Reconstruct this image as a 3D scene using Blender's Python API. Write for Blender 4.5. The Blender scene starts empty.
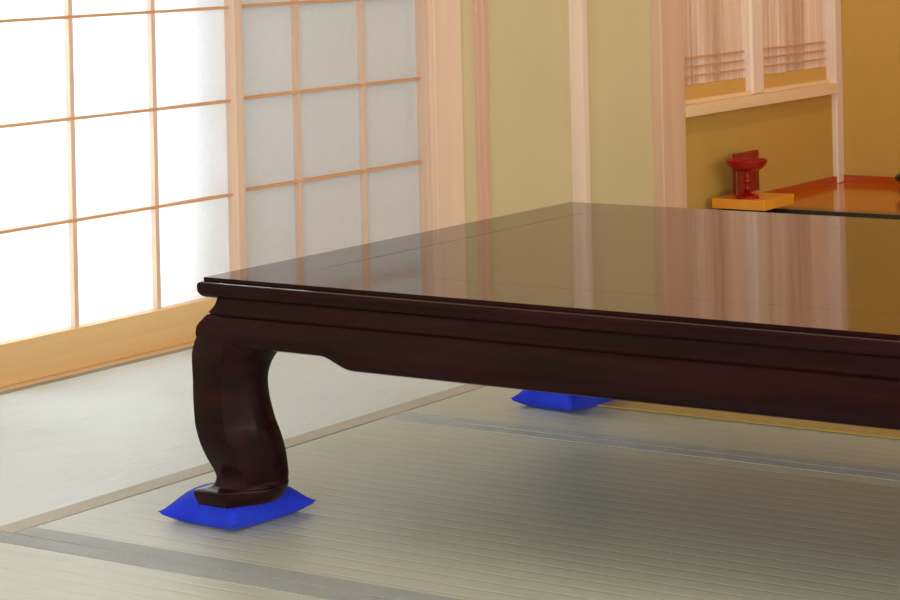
import bpy, bmesh, math, random
from mathutils import Vector, Matrix
random.seed(7)
C = bpy.context.scene.collection
PI = math.pi

# ------------------------------------------------------------------ helpers
def lin(r, g, b):
    f = lambda c: (c/255/12.92) if c/255 <= .04045 else ((c/255+.055)/1.055)**2.4
    return (f(r), f(g), f(b), 1)

def new_mat(name):
    m = bpy.data.materials.new(name); m.use_nodes = True
    nt = m.node_tree; nt.nodes.clear()
    out = nt.nodes.new('ShaderNodeOutputMaterial')
    b = nt.nodes.new('ShaderNodeBsdfPrincipled')
    nt.links.new(b.outputs[0], out.inputs[0])
    return m, nt, b, out

def N(nt, t, **kw):
    n = nt.nodes.new(t)
    for k, v in kw.items():
        if k in n.inputs: n.inputs[k].default_value = v
        else: setattr(n, k, v)
    return n

def coords(nt, scale):
    tc = N(nt, 'ShaderNodeTexCoord')
    mp = N(nt, 'ShaderNodeMapping'); mp.inputs['Scale'].default_value = scale
    nt.links.new(tc.outputs['Object'], mp.inputs['Vector'])
    return mp.outputs['Vector']

def ramp(nt, fac, stops):
    r = N(nt, 'ShaderNodeValToRGB')
    el = r.color_ramp.elements
    while len(el) < len(stops): el.new(.5)
    for e, (p, c) in zip(el, stops): e.position = p; e.color = c
    nt.links.new(fac, r.inputs['Fac'])
    return r.outputs['Color']

def bump(nt, b, h, strength, dist=.001):
    bp = N(nt, 'ShaderNodeBump', Strength=strength, Distance=dist)
    nt.links.new(h, bp.inputs['Height']); nt.links.new(bp.outputs[0], b.inputs['Normal'])

def wood(name, c1, c2, axis='z', rough=.45, spec=.4, scale=1.0, coat=0):
    m, nt, b, o = new_mat(name)
    s = {'x': (1.2, 38, 38), 'y': (38, 1.2, 38), 'z': (38, 38, 1.2)}[axis]
    v = coords(nt, tuple(k*scale for k in s))
    n1 = N(nt, 'ShaderNodeTexNoise', Scale=1.0, Detail=5.0, Roughness=.55)
    nt.links.new(v, n1.inputs['Vector'])
    v2 = coords(nt, tuple(k*scale*.22 for k in s))
    n2 = N(nt, 'ShaderNodeTexNoise', Scale=1.0, Detail=2.0)
    nt.links.new(v2, n2.inputs['Vector'])
    mx = N(nt, 'ShaderNodeMath', operation='ADD'); nt.links.new(n1.outputs[0], mx.inputs[0]); nt.links.new(n2.outputs[0], mx.inputs[1])
    hf = N(nt, 'ShaderNodeMath', operation='MULTIPLY'); nt.links.new(mx.outputs[0], hf.inputs[0]); hf.inputs[1].default_value = .5
    col = ramp(nt, hf.outputs[0], [(.34, lin(*c1)), (.66, lin(*c2))])
    nt.links.new(col, b.inputs['Base Color'])
    b.inputs['Roughness'].default_value = rough
    b.inputs['Specular IOR Level'].default_value = spec
    b.inputs['Coat Weight'].default_value = coat
    b.inputs['Coat Roughness'].default_value = .08
    bump(nt, b, n1.outputs[0], .15)
    return m

def plaster(name, c1, c2):
    m, nt, b, o = new_mat(name)
    v = coords(nt, (1, 1, 1))
    n1 = N(nt, 'ShaderNodeTexNoise', Scale=260.0, Detail=4.0); nt.links.new(v, n1.inputs['Vector'])
    n2 = N(nt, 'ShaderNodeTexNoise', Scale=2.5, Detail=3.0); nt.links.new(v, n2.inputs['Vector'])
    mx = N(nt, 'ShaderNodeMath', operation='ADD'); nt.links.new(n1.outputs[0], mx.inputs[0]); nt.links.new(n2.outputs[0], mx.inputs[1])
    hf = N(nt, 'ShaderNodeMath', operation='MULTIPLY'); nt.links.new(mx.outputs[0], hf.inputs[0]); hf.inputs[1].default_value = .5
    nt.links.new(ramp(nt, hf.outputs[0], [(.3, lin(*c1)), (.7, lin(*c2))]), b.inputs['Base Color'])
    b.inputs['Roughness'].default_value = .9; b.inputs['Specular IOR Level'].default_value = .15
    bump(nt, b, n1.outputs[0], .25, .0008)
    return m

def rush(name, along, seam, period, c1, c2):
    # woven rush: fine ribs running along one axis, broken by short dashes
    m, nt, b, o = new_mat(name)
    tc = N(nt, 'ShaderNodeTexCoord'); sp = N(nt, 'ShaderNodeSeparateXYZ')
    nt.links.new(tc.outputs['Object'], sp.inputs[0])
    ax = 1 if along == 'x' else 0
    w = N(nt, 'ShaderNodeMath', operation='MULTIPLY'); nt.links.new(sp.outputs[ax], w.inputs[0]); w.inputs[1].default_value = 2*PI/period
    sn = N(nt, 'ShaderNodeMath', operation='SINE'); nt.links.new(w.outputs[0], sn.inputs[0])
    v = coords(nt, (9, 300, 60) if along == 'x' else (300, 9, 60))
    n1 = N(nt, 'ShaderNodeTexNoise', Scale=1.0, Detail=3.0); nt.links.new(v, n1.inputs['Vector'])
    v3 = coords(nt, (1, 1, 1))
    n2 = N(nt, 'ShaderNodeTexNoise', Scale=3.0, Detail=3.0); nt.links.new(v3, n2.inputs['Vector'])
    # narrow dark seams between ribs
    pw = N(nt, 'ShaderNodeMapRange'); pw.inputs['From Min'].default_value = .72; pw.inputs['From Max'].default_value = 1.0
    nt.links.new(sn.outputs[0], pw.inputs['Value'])
    a = N(nt, 'ShaderNodeMath', operation='MULTIPLY_ADD'); nt.links.new(pw.outputs[0], a.inputs[0]); a.inputs[1].default_value = seam; nt.links.new(n1.outputs[0], a.inputs[2])
    a2 = N(nt, 'ShaderNodeMath', operation='MULTIPLY_ADD'); nt.links.new(n2.outputs[0], a2.inputs[0]); a2.inputs[1].default_value = .5; nt.links.new(a.outputs[0], a2.inputs[2])
    nt.links.new(ramp(nt, a2.outputs[0], [(.3, lin(*c1)), (.75, lin(*c2))]), b.inputs['Base Color'])
    b.inputs['Roughness'].default_value = .46; b.inputs['Specular IOR Level'].default_value = .6
    h = N(nt, 'ShaderNodeMath', operation='MULTIPLY_ADD'); nt.links.new(n1.outputs[0], h.inputs[0]); h.inputs[1].default_value = .6; 
    ng = N(nt, 'ShaderNodeMath', operation='MULTIPLY'); nt.links.new(pw.outputs[0], ng.inputs[0]); ng.inputs[1].default_value = -1.0
    nt.links.new(ng.outputs[0], h.inputs[2])
    bump(nt, b, h.outputs[0], .35, .001)
    return m

def cloth(name, c1, c2, scale=400, rough=.55, sheen=0):
    m, nt, b, o = new_mat(name)
    v = coords(nt, (1, 1, 1))
    n1 = N(nt, 'ShaderNodeTexNoise', Scale=float(scale), Detail=3.0); nt.links.new(v, n1.inputs['Vector'])
    n2 = N(nt, 'ShaderNodeTexNoise', Scale=22.0, Detail=3.0); nt.links.new(v, n2.inputs['Vector'])
    mx = N(nt, 'ShaderNodeMath', operation='ADD'); nt.links.new(n1.outputs[0], mx.inputs[0]); nt.links.new(n2.outputs[0], mx.inputs[1])
    hf = N(nt, 'ShaderNodeMath', operation='MULTIPLY'); nt.links.new(mx.outputs[0], hf.inputs[0]); hf.inputs[1].default_value = .5
    nt.links.new(ramp(nt, hf.outputs[0], [(.3, lin(*c1)), (.7, lin(*c2))]), b.inputs['Base Color'])
    b.inputs['Roughness'].default_value = rough; b.inputs['Specular IOR Level'].default_value = .25
    b.inputs['Sheen Weight'].default_value = sheen
    bump(nt, b, n1.outputs[0], .3, .0006)
    return m

def lacquer(name, c1, c2, rough=.12, coat=1.0, spec=.5, grain=True):
    m, nt, b, o = new_mat(name)
    v = coords(nt, (2.5, 30, 30))
    n1 = N(nt, 'ShaderNodeTexNoise', Scale=1.0, Detail=4.0); nt.links.new(v, n1.inputs['Vector'])
    nt.links.new(ramp(nt, n1.outputs[0], [(.35, lin(*c1)), (.68, lin(*c2))]), b.inputs['Base Color'])
    b.inputs['Roughness'].default_value = rough; b.inputs['Specular IOR Level'].default_value = spec
    b.inputs['Coat Weight'].default_value = coat; b.inputs['Coat Roughness'].default_value = rough*.7
    return m

M = {}
M['cypress_z'] = wood('cypress_vertical', (218, 192, 172), (236, 214, 196), 'z', .5)
M['screen_wood'] = wood('screen_frame_wood', (200, 168, 144), (218, 190, 168), 'z', .5)
M['cypress_y'] = wood('cypress_lengthwise', (222, 188, 146), (236, 206, 166), 'y', .42)
M['rail_wood'] = wood('shoji_bottom_rail_wood', (208, 166, 112), (226, 190, 138), 'y', .4)
M['bar_wood'] = wood('lattice_bar_wood', (196, 142, 100), (212, 160, 116), 'y', .5)
M['pillar_wood'] = wood('pillar_wood', (214, 182, 158), (232, 204, 182), 'z', .5, scale=.5)
M['alcove_post_wood'] = wood('alcove_post_wood', (202, 162, 136), (218, 182, 156), 'z', .45, scale=.6)
M['slat_wood'] = wood('slat_wood', (198, 156, 130), (244, 216, 196), 'z', .5, scale=1.6)
M['ochre_board'] = wood('ochre_board', (200, 154, 80), (212, 166, 90), 'y', .5)
M['gold_board'] = wood('gold_board', (162, 136, 64), (180, 152, 78), 'x', .45)
M['amber_floor'] = wood('amber_floor', (184, 92, 6), (196, 104, 10), 'x', .12, spec=.45, coat=.15)
M['red_brown'] = wood('red_brown_skirting', (164, 66, 6), (180, 76, 10), 'x', .3, spec=.5)
M['stand_wood'] = wood('stand_wood', (218, 138, 36), (230, 152, 44), 'x', .35, coat=.3)
M['plaster'] = plaster('room_plaster', (200, 184, 144), (208, 192, 152))
M['plaster_ochre'] = plaster('alcove_plaster', (184, 146, 70), (192, 154, 78))
M['ceiling'] = wood('ceiling_boards', (206, 192, 170), (220, 206, 184), 'y', .7)
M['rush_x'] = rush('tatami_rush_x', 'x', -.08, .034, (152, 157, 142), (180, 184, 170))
M['rush_y'] = rush('tatami_rush_y_glare', 'y', -.03, .021, (168, 175, 172), (196, 203, 200))  # base colour paler and cooler, with the window glare painted in
M['heri'] = cloth('border_cloth_grey_green', (142, 147, 145), (160, 165, 163), 180)
M['heri_sheen'] = cloth('border_cloth_window_sheen', (150, 157, 157), (180, 186, 185), 120)  # same border cloth, lightened to carry the window sheen in its colour
M['heri_tan'] = cloth('border_cloth_tan', (168, 160, 144), (180, 172, 156), 180)
M['heri_wall'] = cloth('border_cloth_moss', (126, 124, 108), (152, 150, 130), 90)
M['blue'] = cloth('blue_cushion_cloth', (14, 32, 176), (28, 58, 206), 300, .8, .06)
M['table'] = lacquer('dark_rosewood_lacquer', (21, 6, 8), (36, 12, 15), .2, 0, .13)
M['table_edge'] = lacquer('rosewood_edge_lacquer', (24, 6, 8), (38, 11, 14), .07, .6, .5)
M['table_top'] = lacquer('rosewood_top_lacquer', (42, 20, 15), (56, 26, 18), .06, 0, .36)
M['groove'] = lacquer('dark_groove', (14, 6, 4), (20, 8, 6), .6, 0, .2)
M['red'] = lacquer('red_lacquer', (138, 3, 3), (150, 4, 4), .07, .0, .4)
M['red_dark'] = lacquer('dark_red_lacquer', (122, 22, 6), (134, 26, 8), .3, .1)
M['black'] = lacquer('black_lacquer', (8, 6, 6), (12, 9, 9), .2, .5)
M['shutter'] = plaster('grey_shutter', (170, 178, 188), (180, 188, 198))
M['earth'] = plaster('outer_earth', (120, 110, 95), (140, 130, 110))

# paper that lets daylight through
def paper():
    m = bpy.data.materials.new('shoji_paper'); m.use_nodes = True
    nt = m.node_tree; nt.nodes.clear()
    o = N(nt, 'ShaderNodeOutputMaterial')
    v = coords(nt, (1, 1, 1))
    n = N(nt, 'ShaderNodeTexNoise', Scale=120.0, Detail=4.0); nt.links.new(v, n.inputs['Vector'])
    c = ramp(nt, n.outputs[0], [(.2, lin(236, 236, 237)), (.8, lin(242, 242, 242))])
    d = N(nt, 'ShaderNodeBsdfDiffuse'); t = N(nt, 'ShaderNodeBsdfTranslucent'); mx = N(nt, 'ShaderNodeMixShader')
    mx.inputs[0].default_value = .45
    nt.links.new(c, d.inputs[0]); nt.links.new(c, t.inputs[0])
    nt.links.new(d.outputs[0], mx.inputs[1]); nt.links.new(t.outputs[0], mx.inputs[2]); nt.links.new(mx.outputs[0], o.inputs[0])
    return m
M['paper'] = paper()

def link(name, bm, mat, parent=None, smooth=False, bevel=0, segs=2):
    bmesh.ops.recalc_face_normals(bm, faces=bm.faces[:])
    me = bpy.data.meshes.new(name); bm.to_mesh(me); bm.free()
    o = bpy.data.objects.new(name, me); C.objects.link(o)
    for mm in (mat if isinstance(mat, list) else [mat]): me.materials.append(mm)
    if smooth:
        for p in me.polygons: p.use_smooth = True
    if bevel:
        b = o.modifiers.new('bevel', 'BEVEL'); b.width = bevel; b.segments = segs; b.limit_method = 'ANGLE'
    if parent: o.parent = parent
    return o

def box(bm, x0, x1, y0, y1, z0, z1, mi=0):
    v = [bm.verts.new((x, y, z)) for z in (z0, z1) for y in (y0, y1) for x in (x0, x1)]
    for f in ((0, 2, 3, 1), (4, 5, 7, 6), (0, 1, 5, 4), (2, 6, 7, 3), (0, 4, 6, 2), (1, 3, 7, 5)):
        fc = bm.faces.new([v[i] for i in f]); fc.material_index = mi
def bx(name, dims, mat, parent=None, bevel=0):
    bm = bmesh.new(); box(bm, *dims); return link(name, bm, mat, parent, bevel=bevel)
def boxes(name, lst, mat, parent=None, bevel=0):
    bm = bmesh.new()
    for d in lst: box(bm, *d)
    return link(name, bm, mat, parent, bevel=bevel)
def struct(o): o['kind'] = 'structure'; return o
def thing(name, label, cat, loc=(0, 0, 0), rz=0, group=None):
    o = bpy.data.objects.new(name, None); C.objects.link(o); o.empty_display_size = .1
    o.location = loc; o.rotation_euler = (0, 0, rz); o['label'] = label; o['category'] = cat
    if group: o['group'] = group
    return o
def tag(o, label, cat, group=None):
    o['label'] = label; o['category'] = cat
    if group: o['group'] = group
    return o
def lathe(name, prof, mat, parent, cx=0, cy=0, n=40, smooth=True):
    bm = bmesh.new(); rings = []
    for r, z in prof:
        rings.append([bm.verts.new((cx+r*math.cos(2*PI*k/n), cy+r*math.sin(2*PI*k/n), z)) for k in range(n)])
    for a, b in zip(rings, rings[1:]):
        for k in range(n): bm.faces.new((a[k], a[(k+1) % n], b[(k+1) % n], b[k]))
    bm.faces.new(rings[0]); bm.faces.new(rings[-1])
    return link(name, bm, mat, parent, smooth=smooth)
def spline(pts, k=4):
    # Catmull-Rom through tuples
    out = []
    n = len(pts)
    for i in range(n-1):
        p0, p1, p2, p3 = pts[max(i-1, 0)], pts[i], pts[i+1], pts[min(i+2, n-1)]
        for j in range(k):
            t = j/k
            out.append(tuple(.5*((2*b)+(-a+c)*t+(2*a-5*b+4*c-d)*t*t+(-a+3*b-3*c+d)*t**3) for a, b, c, d in zip(p0, p1, p2, p3)))
    out.append(tuple(pts[-1])); return out

# ------------------------------------------------------------------ room shell
XW = -3.17                      # plaster face of the window wall
YB = 6.790                       # back wall of the alcove
XR, YF, ZC = 1.9, -1.6, 2.4
struct(bx('floor', (-3.5, XR+.1, YF-.1, YB+.1, -.12, -.05), M['earth']))
struct(bx('ceiling', (-3.4, XR+.1, YF-.1, YB+.1, ZC, ZC+.08), M['ceiling']))
struct(boxes('wall_left', [
    (XW-.12, XW, YF, 1.62, -.1, ZC), (XW-.12, XW, 1.62, 4.574, 1.86, ZC),
    (XW-.12, XW, 4.687, 5.64, -.1, ZC)], M['plaster']))
XA = -3.150                     # plaster of the alcove side wall under its windows
struct(boxes('wall_alcove_side', [
    (XA-.12, XA-.012, 5.75, YB, -.1, .300), (XA-.12, XA, 5.75, YB, 1.55, ZC),
    (XA-.16, XA-.07, 5.75, YB, .30, 1.56)], M['plaster_ochre']))
struct(bx('wall_back', (XW-.12, XR, YB, YB+.1, -.1, ZC), M['plaster_ochre']))
struct(bx('wall_right', (XR, XR+.1, YF, YB, -.1, ZC), M['plaster']))
struct(bx('wall_front', (XW-.12, XR, YF-.1, YF, -.1, ZC), M['plaster']))

# sill groove board and lintel of the screens
struct(bx('trim_1', (-3.25, -3.116, 1.62, 4.58, -.05, -.0005), M['cypress_y'], bevel=.001))
struct(bx('trim_2', (-3.25, -3.13, 1.62, 4.574, 1.80, 1.86), M['cypress_y'], bevel=.002))
# broad pillar beside the screens
struct(boxes('trim_3', [(-3.30, -3.160, 4.574, 4.687, -.05, ZC)], M['pillar_wood'], bevel=.002))
# narrow two-step wall batten
struct(boxes('trim_4', [(XW-.02, XW+.012, 4.752, 4.798, -.05, ZC), (XW-.02, XW+.020, 4.766, 4.782, -.05, ZC)], M['alcove_post_wood'], bevel=.001))
# slim post in the plaster wall
struct(bx('trim_5', (XW-.05, -3.134, 5.198, 5.228, -.05, ZC), M['cypress_z'], bevel=.001))
# alcove post
struct(bx('trim_6', (XW-.15, -3.140, 5.625, 5.756, -.05, ZC), M['alcove_post_wood'], bevel=.003))
# post in the alcove corner
struct(bx('trim_7', (XA-.05, -3.145, 6.740, YB-.001, .014, ZC), M['cypress_z'], bevel=.004))
# sill under the alcove windows
struct(bx('trim_8', (XA-.06, -3.137, 5.757, 6.742, .294, .3255), M['cypress_y'], bevel=.001))
# post between the two alcove windows
struct(bx('trim_9', (XA-.06, -3.160, 6.205, 6.281, .326, 1.55), M['cypress_z'], bevel=.006))
# alcove floor, skirting, front beam
struct(bx('trim_10', (-3.15, 0.4, 6.062, YB, -.05, .014), M['amber_floor']))
struct(bx('trim_11', (-3.15, 0.4, YB-.012, YB, .014, .036), M['red_brown']))
struct(bx('trim_12', (-3.165, -3.150, 6.062, YB-.012, .014, .036), M['red_brown']))
struct(bx('trim_13', (-3.15, 0.4, 6.005, 6.062, -.05, .023), M['black'], bevel=.002))
# storm shutter slid outside, behind the far screen
struct(bx('trim_14', (-3.30, -3.262, 3.66, 5.2, -.05, 2.0), M['shutter']))
struct(bx('unseen_light_blocker', (-3.34, -3.30, 1.30, 2.85, -.05, 2.0), M['shutter']))  # unseen panel added outside to cut daylight through the nearer screens

# ------------------------------------------------------------------ shoji screens
def shoji(xf, y0, y1, bars, label, rail=.078):
    # xf: front face; depth 27 mm, paper at the back of the lattice
    t = thing('shoji_screen', label, 'screen', (xf-.0135, (y0+y1)/2, 0), 0, None)
    w = (y1-y0)/2; H = 1.80; xb = .0135; st = .026
    xp = -.0125
    for s in (-1, 1):
        bx('stile', (-xb, xb, min(s*w, s*(w-st)), max(s*w, s*(w-st)), .0, H), M['screen_wood'], t, .001)
    o = bx('bottom_rail', (-xb, xb, -w+st, w-st, .0, rail), M['rail_wood'], t, .001); o['label'] = 'honey coloured bottom rail'
    bx('top_rail', (-xb, xb, -w+st, w-st, H-.04, H), M['cypress_y'], t, .001)
    p = bx('paper', (xp-.0006, xp, -w+st, w-st, rail, H-.04), M['paper'], t)
    for yb in bars:
        yl = yb-(y0+y1)/2
        bx('vertical_bar', (xp, xp+.012, yl-.006, yl+.006, rail, H-.04), M['screen_wood'], t)
    z = .0
    for k in range(1, 9):
        zz = .086+.1955*k
        if zz > H-.05: break
        o = bx('horizontal_bar', (xp, xp+.0121, -w+st, w-st, zz-.003, zz+.003), M['bar_wood'], t)
    return t
FX, BX = -3.146, -3.176
shoji(FX, 3.077, 3.847, (3.346, 3.584), 'brightly sunlit paper screen at the left, in front of the dimmer one')
shoji(BX, 3.815, 4.582, (4.089, 4.331), 'dimmer grey paper screen between the bright screen and the broad pillar')
shoji(FX, 2.29, 3.060, (2.55, 2.80), 'paper screen just outside the left edge of the picture')
shoji(BX, 1.63, 2.315, (1.87, 2.09), 'paper screen nearest the viewer, beyond the left edge')

# ------------------------------------------------------------------ alcove side windows
def alcove_window(name, y0, y1, tones, SR):
    f = struct(boxes(name, [(XA-.045, XA-.020, y0, y0+.012, .326, 1.55), (XA-.045, XA-.020, y1-SR, y1, .326, 1.55),
                            (XA-.045, XA-.020, y0+.012, y1-SR, 1.50, 1.55)], M['cypress_z'], bevel=.001))
    bx('lower_board', (XA-.040, XA-.026, y0+.012, y1-SR, .326, .376), M['ochre_board'], f)
    bx('bottom_rail', (XA-.042, XA-.016, y0, y1, .326, .337), M['cypress_y'], f)
    bx('backing_paper', (XA-.049, XA-.046, y0+.012, y1-SR, .376, 1.50), M['paper'], f)
    bm = bmesh.new(); a, b = y0+.012, y1-SR; y = a+.003
    rnd = random.Random(tones)
    while y < b-.012:
        w = rnd.uniform(.016, .034); w = min(w, b-y-.002)
        d = rnd.uniform(0, .003)
        box(bm, XA-.043, XA-.036+d, y, y+w, .376, 1.50); y += w+rnd.choice((.002, .003, .007))
    link('slats', bm, M['slat_wood'], f, bevel=.001)
    for z in (.401, .427, .453):
        bx('lattice_bar', (XA-.038, XA-.028, a, b, z-.0025, z+.0025), M['bar_wood'], f)
    return f
alcove_window('window_1', 5.757, 6.210, 3, .021)
alcove_window('window_2', 6.270, 6.762, 11, .026)

# ------------------------------------------------------------------ tatami
def mat(label, x0, x1, y0, y1, along, borders, group=None):
    t = thing('tatami_mat', label, 'tatami mat', ((x0+x1)/2, (y0+y1)/2, 0), 0, group)
    cx, cy = (x0+x1)/2, (y0+y1)/2
    g = .0012
    b = bx('rush_surface', (x0-cx+g, x1-cx-g, y0-cy+g, y1-cy-g, -.05, 0), M['rush_'+along], t, .0015)
    for (side, w, m) in borders:
        e = .0006
        d = {'-y': (x0-cx+g, x1-cx-g, y0-cy+g, y0-cy+w), '+y': (x0-cx+g, x1-cx-g, y1-cy-w, y1-cy-g),
             '-x': (x0-cx+g, x0-cx+w, y0-cy+g, y1-cy-g), '+x': (x1-cx-w, x1-cx-g, y0-cy+g, y1-cy-g)}[side]
        bx('border_cloth', d+(-.049, e), M[m], t, .0004)
    return t
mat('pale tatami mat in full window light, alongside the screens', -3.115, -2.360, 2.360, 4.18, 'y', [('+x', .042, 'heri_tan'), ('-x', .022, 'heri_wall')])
mat('grey-green tatami mat under the table front leg', -2.360, -.54, 2.360, 3.267, 'x', [('-y', .040, 'heri'), ('+y', .034, 'heri_sheen')])
mat('tatami mat behind the wide one, holding the rear blue cushion', -2.360, -.54, 3.267, 4.18, 'x', [('-y', .034, 'heri_sheen'), ('+y', .034, 'heri')])
mat('beige tatami mat in the nearest lower left corner with clear rush lines', -3.115, -1.29, 1.45, 2.360, 'x', [('+y', .042, 'heri'), ('-y', .042, 'heri')])
mat('nearest tatami mat at the right, mostly below the picture', -1.29, .53, 1.45, 2.360, 'x', [('+y', .042, 'heri'), ('-y', .042, 'heri')])
mat('tatami mat under the far right end of the table', -.54, 1.28, 2.360, 3.267, 'x', [('-y', .040, 'heri'), ('+y', .034, 'heri_sheen')])
mat('tatami mat beyond the table, between the rear mat and the last one', -2.360, -.54, 4.18, 5.09, 'x', [('-y', .04, 'heri'), ('+y', .04, 'heri')])
mat('tatami mat lying against the black alcove beam', -2.360, -.54, 5.09, 6.004, 'x', [('+y', .04, 'heri')])
mat('tatami mat along the plaster wall, hidden behind the table', -3.115, -2.360, 4.18, 6.004, 'y', [('+x', .042, 'heri_tan')])
tag(bx('floor_board', (-2.10, -.60, 3.490, 3.570, .0003, .004), M['gold_board'], bevel=.001),
    'golden brown wooden strip lying on the tatami beside the rear cushion', 'floor board')

# ------------------------------------------------------------------ low table
TX0, TX1, TY0, TY1, TZ = -2.131, -.36, 2.511, 3.487, .35
cx, cy = (TX0+TX1)/2, (TY0+TY1)/2
ha, hb = (TX1-TX0)/2, (TY1-TY0)/2
tb = thing('low_table', 'long dark red-brown lacquered low table with curved legs on the tatami', 'table', (cx, cy, 0))

# top slab: inset panel line as real grooves, bullnose edge
bm = bmesh.new()
edge = [(0, TZ), (.0004, TZ-.0006), (.0005, TZ-.0042), (.0002, TZ-.0048)]+spline([(.0006, TZ-.0050), (.0052, TZ-.0068), (.0070, TZ-.0092), (.0074, TZ-.0135), (.0070, TZ-.0180), (.0056, TZ-.0220), (.0024, TZ-.0258), (-.003, TZ-.0282), (-.012, TZ-.030)], 3)
def rect(o, z): return [bm.verts.new((sx*(ha+o), sy*(hb+o), z)) for sx, sy in ((-1, -1), (1, -1), (1, 1), (-1, 1))]
rings = [rect(o, z) for o, z in edge]
for a, b in zip(rings, rings[1:]):
    for k in range(4): bm.faces.new((a[k], b[k], b[(k+1) % 4], a[(k+1) % 4]))
bm.faces.new(rings[-1])
# grid top with grooves
gx, gl, gr_ = .100, .0016, .0007
GY = .130
xs = [-ha, -ha+gx, -ha+gx+gl, ha-gx-gl, ha-gx, ha]
ys = [-hb, -hb+GY, -hb+GY+gr_, hb-GY-gr_, hb-GY, hb]
V = {}
def gv(i, j, z):
    k = (i, j, z)
    if k not in V:
        if z == 0 and i in (0, 5) and j in (0, 5):
            V[k] = rings[0][{(0, 0): 0, (5, 0): 1, (5, 5): 2, (0, 5): 3}[(i, j)]]
        else: V[k] = bm.verts.new((xs[i], ys[j], TZ-(.0016 if z else 0)))
    return V[k]
for i in range(5):
    for j in range(5):
        groove = (i in (1, 3) and 1 <= j <= 3) or (j in (1, 3) and 1 <= i <= 3)
        f = bm.faces.new((gv(i, j, groove), gv(i+1, j, groove), gv(i+1, j+1, groove), gv(i, j+1, groove)))
        if groove: f.material_index = 1
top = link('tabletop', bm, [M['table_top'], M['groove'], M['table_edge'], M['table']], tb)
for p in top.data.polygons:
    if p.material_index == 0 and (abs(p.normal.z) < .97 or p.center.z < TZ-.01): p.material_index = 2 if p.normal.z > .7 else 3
top['label'] = 'glossy reddish brown tabletop with inset panel line'

# aprons
prof = [(-.030, .321), (-.0125, .321), (-.0115, .3165), (-.0105, .3125), (-.0085, .3085), (-.0060, .3045), (-.0035, .3015), (-.0034, .3008), (-.0052, .2998), (-.0050, .2988), (-.0018, .2978),
        (.0010, .2945), (.0035, .2895), (.0058, .2830), (.0078, .2750), (.0092, .2660), (.0097, .2570), (.0085, .2480), (.0060, .2432), (.001, .2412), (-.020, .2412), (-.030, .248)]
def zb(s):  # underside height by distance from a corner
    t = min(max((s-.200)/.055, 0), 1); t = t*t*(3-2*t)
    return .0160*(1-t)
def apron(sx, length, half, rot, parent):
    bm = bmesh.new(); cols = []
    ss = [0, .03, .06, .10, .14, .19]+[.20+.0055*i for i in range(11)]+[.30, .5]
    pos = sorted(set([-length+s for s in ss]+[length-s for s in ss]))
    for u in pos:
        s = length-abs(u); up = zb(s); ring = []
        for o, z in prof:
            k = 1 if z < .262 else max(0, (.292-z)/.030)
            zz = z+up*min(1, k)
            uu = u
            if s < 1e-6: uu = math.copysign(length+o, u)
            ring.append(bm.verts.new(Matrix.Rotation(rot, 3, 'Z') @ Vector((uu, -(half+o), zz))))
        cols.append(ring)
    n = len(prof)
    for a, b in zip(cols, cols[1:]):
        for k in range(n): bm.faces.new((a[k], a[(k+1) % n], b[(k+1) % n], b[k]))
    bm.faces.new(cols[0]); bm.faces.new(cols[-1])
    o = link('apron', bm, M['table'], parent, smooth=True)
    md = o.modifiers.new('es', 'EDGE_SPLIT'); md.split_angle = math.radians(35)
    return o
for (L, hf, r) in ((ha, hb, 0), (ha, hb, PI), (hb, ha, PI/2), (hb, ha, -PI/2)): apron(1, L, hf, r, tb)

# legs: (z, outward offset of outer corner, width)
LEG = [(.2930, -.0050, .096), (.2870, .0008, .095), (.2810, .0046, .094), (.2730, .0085, .093), (.262, .0125, .093), (.252, .0145, .0925), (.243, .0155, .090), (.228, .0155, .083), (.207, .0150, .0785), (.180, .0150, .0800),
       (.152, .0140, .0835), (.138, .0125, .0855), (.120, .0090, .0860), (.100, .0030, .0830), (.082, -.0040, .0775), (.072, -.0060, .0760), (.065, -.0045, .0770)]
TOE = [(.0605, -.001, .081), (.0585, .005, .0865), (.0575, .0140, .0955), (.0555, .0165, .0975), (.050, .0165, .0960), (.042, .0140, .0900), (.037, .0125, .0840)]
def leg(sx, sy):
    bm = bmesh.new(); rings = []
    for z, o, w in spline(LEG, 4)+TOE:
        pull = .040*min(1, max(0, (.285-z)/.05))+.008*min(1, max(0, (.14-z)/.05))
        O = (-o, -o)
        r = .006
        loc = [(-o+r, -o), (-o+.055, -o), (-o+w-.006, -o+pull*.85), (-o+w, -o+pull+.006),
               (-o+w, -o+w-.010), (-o+w-.003, -o+w-.003), (-o+w-.010, -o+w), (-o+pull+.006, -o+w), (-o+pull*.85, -o+w-.006), (-o, -o+.055), (-o, -o+r), (-o+r*.3, -o+r*.3)]
        rings.append([bm.verts.new((sx*(-ha)*-1*-1 if 0 else 0, 0, 0)) for _ in loc])
        for v, (lx, ly) in zip(rings[-1], loc):
            v.co = Vector((sx*(ha-lx), sy*(hb-ly), z))
    n = len(rings[0])
    for a, b in zip(rings, rings[1:]):
        for k in range(n): bm.faces.new((a[k], a[(k+1) % n], b[(k+1) % n], b[k]))
    bm.faces.new(rings[0]); bm.faces.new(rings[-1])
    o = link('leg', bm, M['table'], tb, smooth=True)
    md = o.modifiers.new('es', 'EDGE_SPLIT'); md.split_angle = math.radians(32)
for sx in (-1, 1):
    for sy in (-1, 1): leg(sx, sy)

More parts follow.
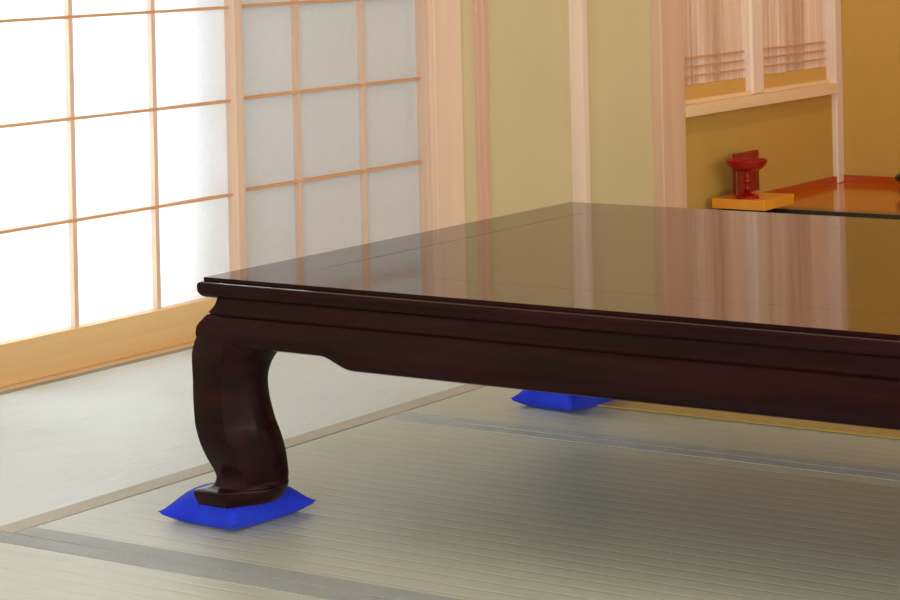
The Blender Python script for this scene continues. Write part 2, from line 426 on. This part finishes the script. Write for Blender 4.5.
# ------------------------------------------------------------------ blue cushions under the feet
def cushion(loc, rz, hx, hy, foot_rot, label, seed, fc=None, tilt=.6):
    bm = bmesh.new(); n = 56; rnd = random.Random(seed)
    ph = [rnd.uniform(0, 6.28) for _ in range(8)]
    foot = .046
    fc = fc or loc
    dx, dy = fc[0]-loc[0], fc[1]-loc[1]; off = (math.cos(rz)*dx+math.sin(rz)*dy, -math.sin(rz)*dx+math.cos(rz)*dy)
    grids = []
    for side in (1, -1):
        g = []
        for i in range(n+1):
            row = []
            for j in range(n+1):
                u, v = -1+2*i/n, -1+2*j/n
                e = max(0, (1-abs(u)**2.6))*max(0, (1-abs(v)**2.6))
                pin = .10
                x = hx*u*(1-pin*(1-v*v)*abs(u)**3); y = hy*v*(1-pin*(1-u*u)*abs(v)**3)
                x *= 1+.06*abs(u*v)**5; y *= 1+.06*abs(u*v)**5
                if side > 0:
                    z = .014+.034*(1+tilt*(u-v)/2)*e**(.36+.30*abs(u*v)**2)
                    c, s = math.cos(-foot_rot), math.sin(-foot_rot)
                    fx, fy = abs(c*(x-off[0])-s*(y-off[1])), abs(s*(x-off[0])+c*(y-off[1]))
                    d = max(fx, fy)-foot
                    lim = .0352+max(0, d)*1.1
                    if d < .045: z = min(z, lim)+0
                    # creases running out from the foot corners
                    a = math.atan2(y, x)
                    z += .0024*e*math.sin(6*a+ph[0]+3*abs(u))*min(1, max(0, d)/.015)+.0009*e*math.sin(13*a+ph[1])*min(1, max(0, d)/.015)
                    da = (a-(-1.22))  # deeper pleat
                    z -= .015*math.exp(-(da/.10)**2)*math.exp(-((d-.010)/.025)**2)*e**.3
                else:
                    z = .014-.0135*min(1, e**.35*1.7)
                row.append((x, y, z))
            g.append(row)
        grids.append(g)
    vt = [[bm.verts.new(p) for p in row] for row in grids[0]]
    vb = [[vt[i][j] if i in (0, n) or j in (0, n) else bm.verts.new(grids[1][i][j]) for j in range(n+1)] for i in range(n+1)]
    for i in range(n):
        for j in range(n):
            bm.faces.new((vt[i][j], vt[i+1][j], vt[i+1][j+1], vt[i][j+1]))
            try: bm.faces.new((vb[i][j], vb[i][j+1], vb[i+1][j+1], vb[i+1][j]))
            except ValueError: pass
    o = link('foot_cushion', bm, M['blue'], None, smooth=True)
    o.location = loc; o.rotation_euler = (0, 0, rz)
    return tag(o, label, 'cushion', 'small blue cushions under the table feet')
fo = .035
cushion((-2.143, 2.587, .0015), math.radians(-4), .069, .082, math.radians(4), 'blue cushion under the nearest table foot, seen in full', 1, (TX0+.031, TY0+.031))
cushion((-2.142, 3.500, .0015), math.radians(-6), .064, .088, math.radians(6), 'blue cushion under the far left table foot, half hidden below the apron', 2, (TX0+.031, TY1-.031))
cushion((TX1-.031, TY0+.031, .0015), 0, .090, .090, 0, 'blue cushion under the near right table foot, outside the picture', 3)
cushion((TX1-.031, TY1-.031, .0015), 0, .090, .090, 0, 'blue cushion under the far right table foot, outside the picture', 4)

# ------------------------------------------------------------------ alcove objects
st = thing('display_stand', 'small amber wooden slab at the alcove edge carrying the red cup', 'stand', (-3.05, 5.97, 0))
bx('slab', (-.083, .082, -.088, .097, .031, .059), M['stand_wood'], st, .0015)
bx('foot_block', (-.06, .05, -.07, .025, .001, .031), M['black'], st)
cup = thing('stemmed_cup', 'glossy red lacquer stemmed cup with shallow bowl on amber slab', 'cup', (-3.043, 5.925, .059))
lathe('foot', [(.001, .0), (.034, .0), (.0345, .003), (.031, .008), (.022, .014), (.012, .019), (.008, .022)], M['red'], cup)
lathe('stem', [(.010, .021), (.0075, .030), (.0070, .036), (.0080, .042), (.0115, .047), (.0125, .052), (.0105, .057), (.0075, .062), (.008, .075), (.010, .086), (.014, .090)], M['red'], cup)
lathe('bowl', [(.006, .078), (.022, .080), (.040, .087), (.054, .099), (.0585, .113), (.0588, .1155), (.0565, .1155), (.051, .107), (.038, .100), (.018, .096), (.001, .095)], M['red'], cup)
for ch in cup.children: ch.scale = (1, 1, .93)
pl = tag(bx('lacquer_panel', (-.007, .007, -.070, .070, 0, .116), M['red_dark'], bevel=.002), 'upright dark red lacquer board standing behind the red cup', 'panel')
pl.location = (-3.108, 6.046, .059); pl.data.transform(Matrix.Identity(4))
v = lathe('ornament', [(.02, 0), (.035, .002), (.032, .006), (.014, .012), (.012, .020), (.030, .028), (.044, .036), (.047, .043), (.044, .050), (.030, .058), (.012, .063), (.002, .064)], M['black'], None)
tag(v, 'rounded black ornament just entering at the right edge of the alcove', 'ornament'); v.location = (-2.846, 6.60, .0145)

# ------------------------------------------------------------------ light
w = bpy.data.worlds.new('World'); bpy.context.scene.world = w; w.use_nodes = True
bg = w.node_tree.nodes['Background']; bg.inputs[0].default_value = (.80, .92, 1, 1); bg.inputs[1].default_value = 13.0
def area(name, loc, size, power, col, rot=(0, 0, 0), shape='DISK'):
    l = bpy.data.lights.new(name, 'AREA'); l.energy = power; l.size = size; l.color = col; l.shape = shape
    o = bpy.data.objects.new(name, l); C.objects.link(o); o.location = loc; o.rotation_euler = rot
    return o
area('ceiling_lamp', (-.5, 1.9, 2.34), 2.0, 12, (1, .98, .95))
area('alcove_lamp', (-2.2, 6.0, 2.3), .10, 12, (1, .82, .60))
wf = area('camera_side_fill', (.2, YF+.02, .85), 3.0, 188, (.88, .95, 1), (-PI/2, 0, 0), 'RECTANGLE')  # added fill from behind the camera, no opening built there
wf.data.size = 3.0; wf.data.size_y = 1.5
wf.rotation_euler = (PI/2, 0, 0)
wl = area('right_side_fill', (XR-.02, 2.6, 1.15), 4.2, 84, (.95, .97, 1), (0, PI/2, 0), 'RECTANGLE')  # added fill from the right, brightens the left wall; no window modelled
wl.data.size = 1.7; wl.data.size_y = 4.6

# ------------------------------------------------------------------ camera
cam = bpy.data.cameras.new('Camera'); co = bpy.data.objects.new('Camera', cam); C.objects.link(co)
cam.sensor_width = 36; cam.lens = 2366/900*36; cam.shift_y = -368/900; cam.clip_start = .05
yaw, roll = math.radians(-34.21), math.radians(-1.2426)
fwd = Vector((math.sin(yaw), math.cos(yaw), 0)); rt = Vector((math.cos(yaw), -math.sin(yaw), 0)); up = rt.cross(fwd)
r2 = math.cos(roll)*rt+math.sin(roll)*up; u2 = -math.sin(roll)*rt+math.cos(roll)*up
mt = Matrix((r2, u2, -fwd)).transposed().to_4x4(); mt.translation = (0, 0, .82)
co.matrix_world = mt
S = bpy.context.scene; S.camera = co
S.view_settings.view_transform = 'Standard'; S.view_settings.look = 'None'
S.view_settings.gamma = 1; S.view_settings.exposure = 0; S.view_settings.use_curve_mapping = False
S.cycles.use_denoising = True
S.cycles.max_bounces = 10; S.cycles.diffuse_bounces = 6; S.cycles.transmission_bounces = 8
S.cycles.sample_clamp_indirect = 8
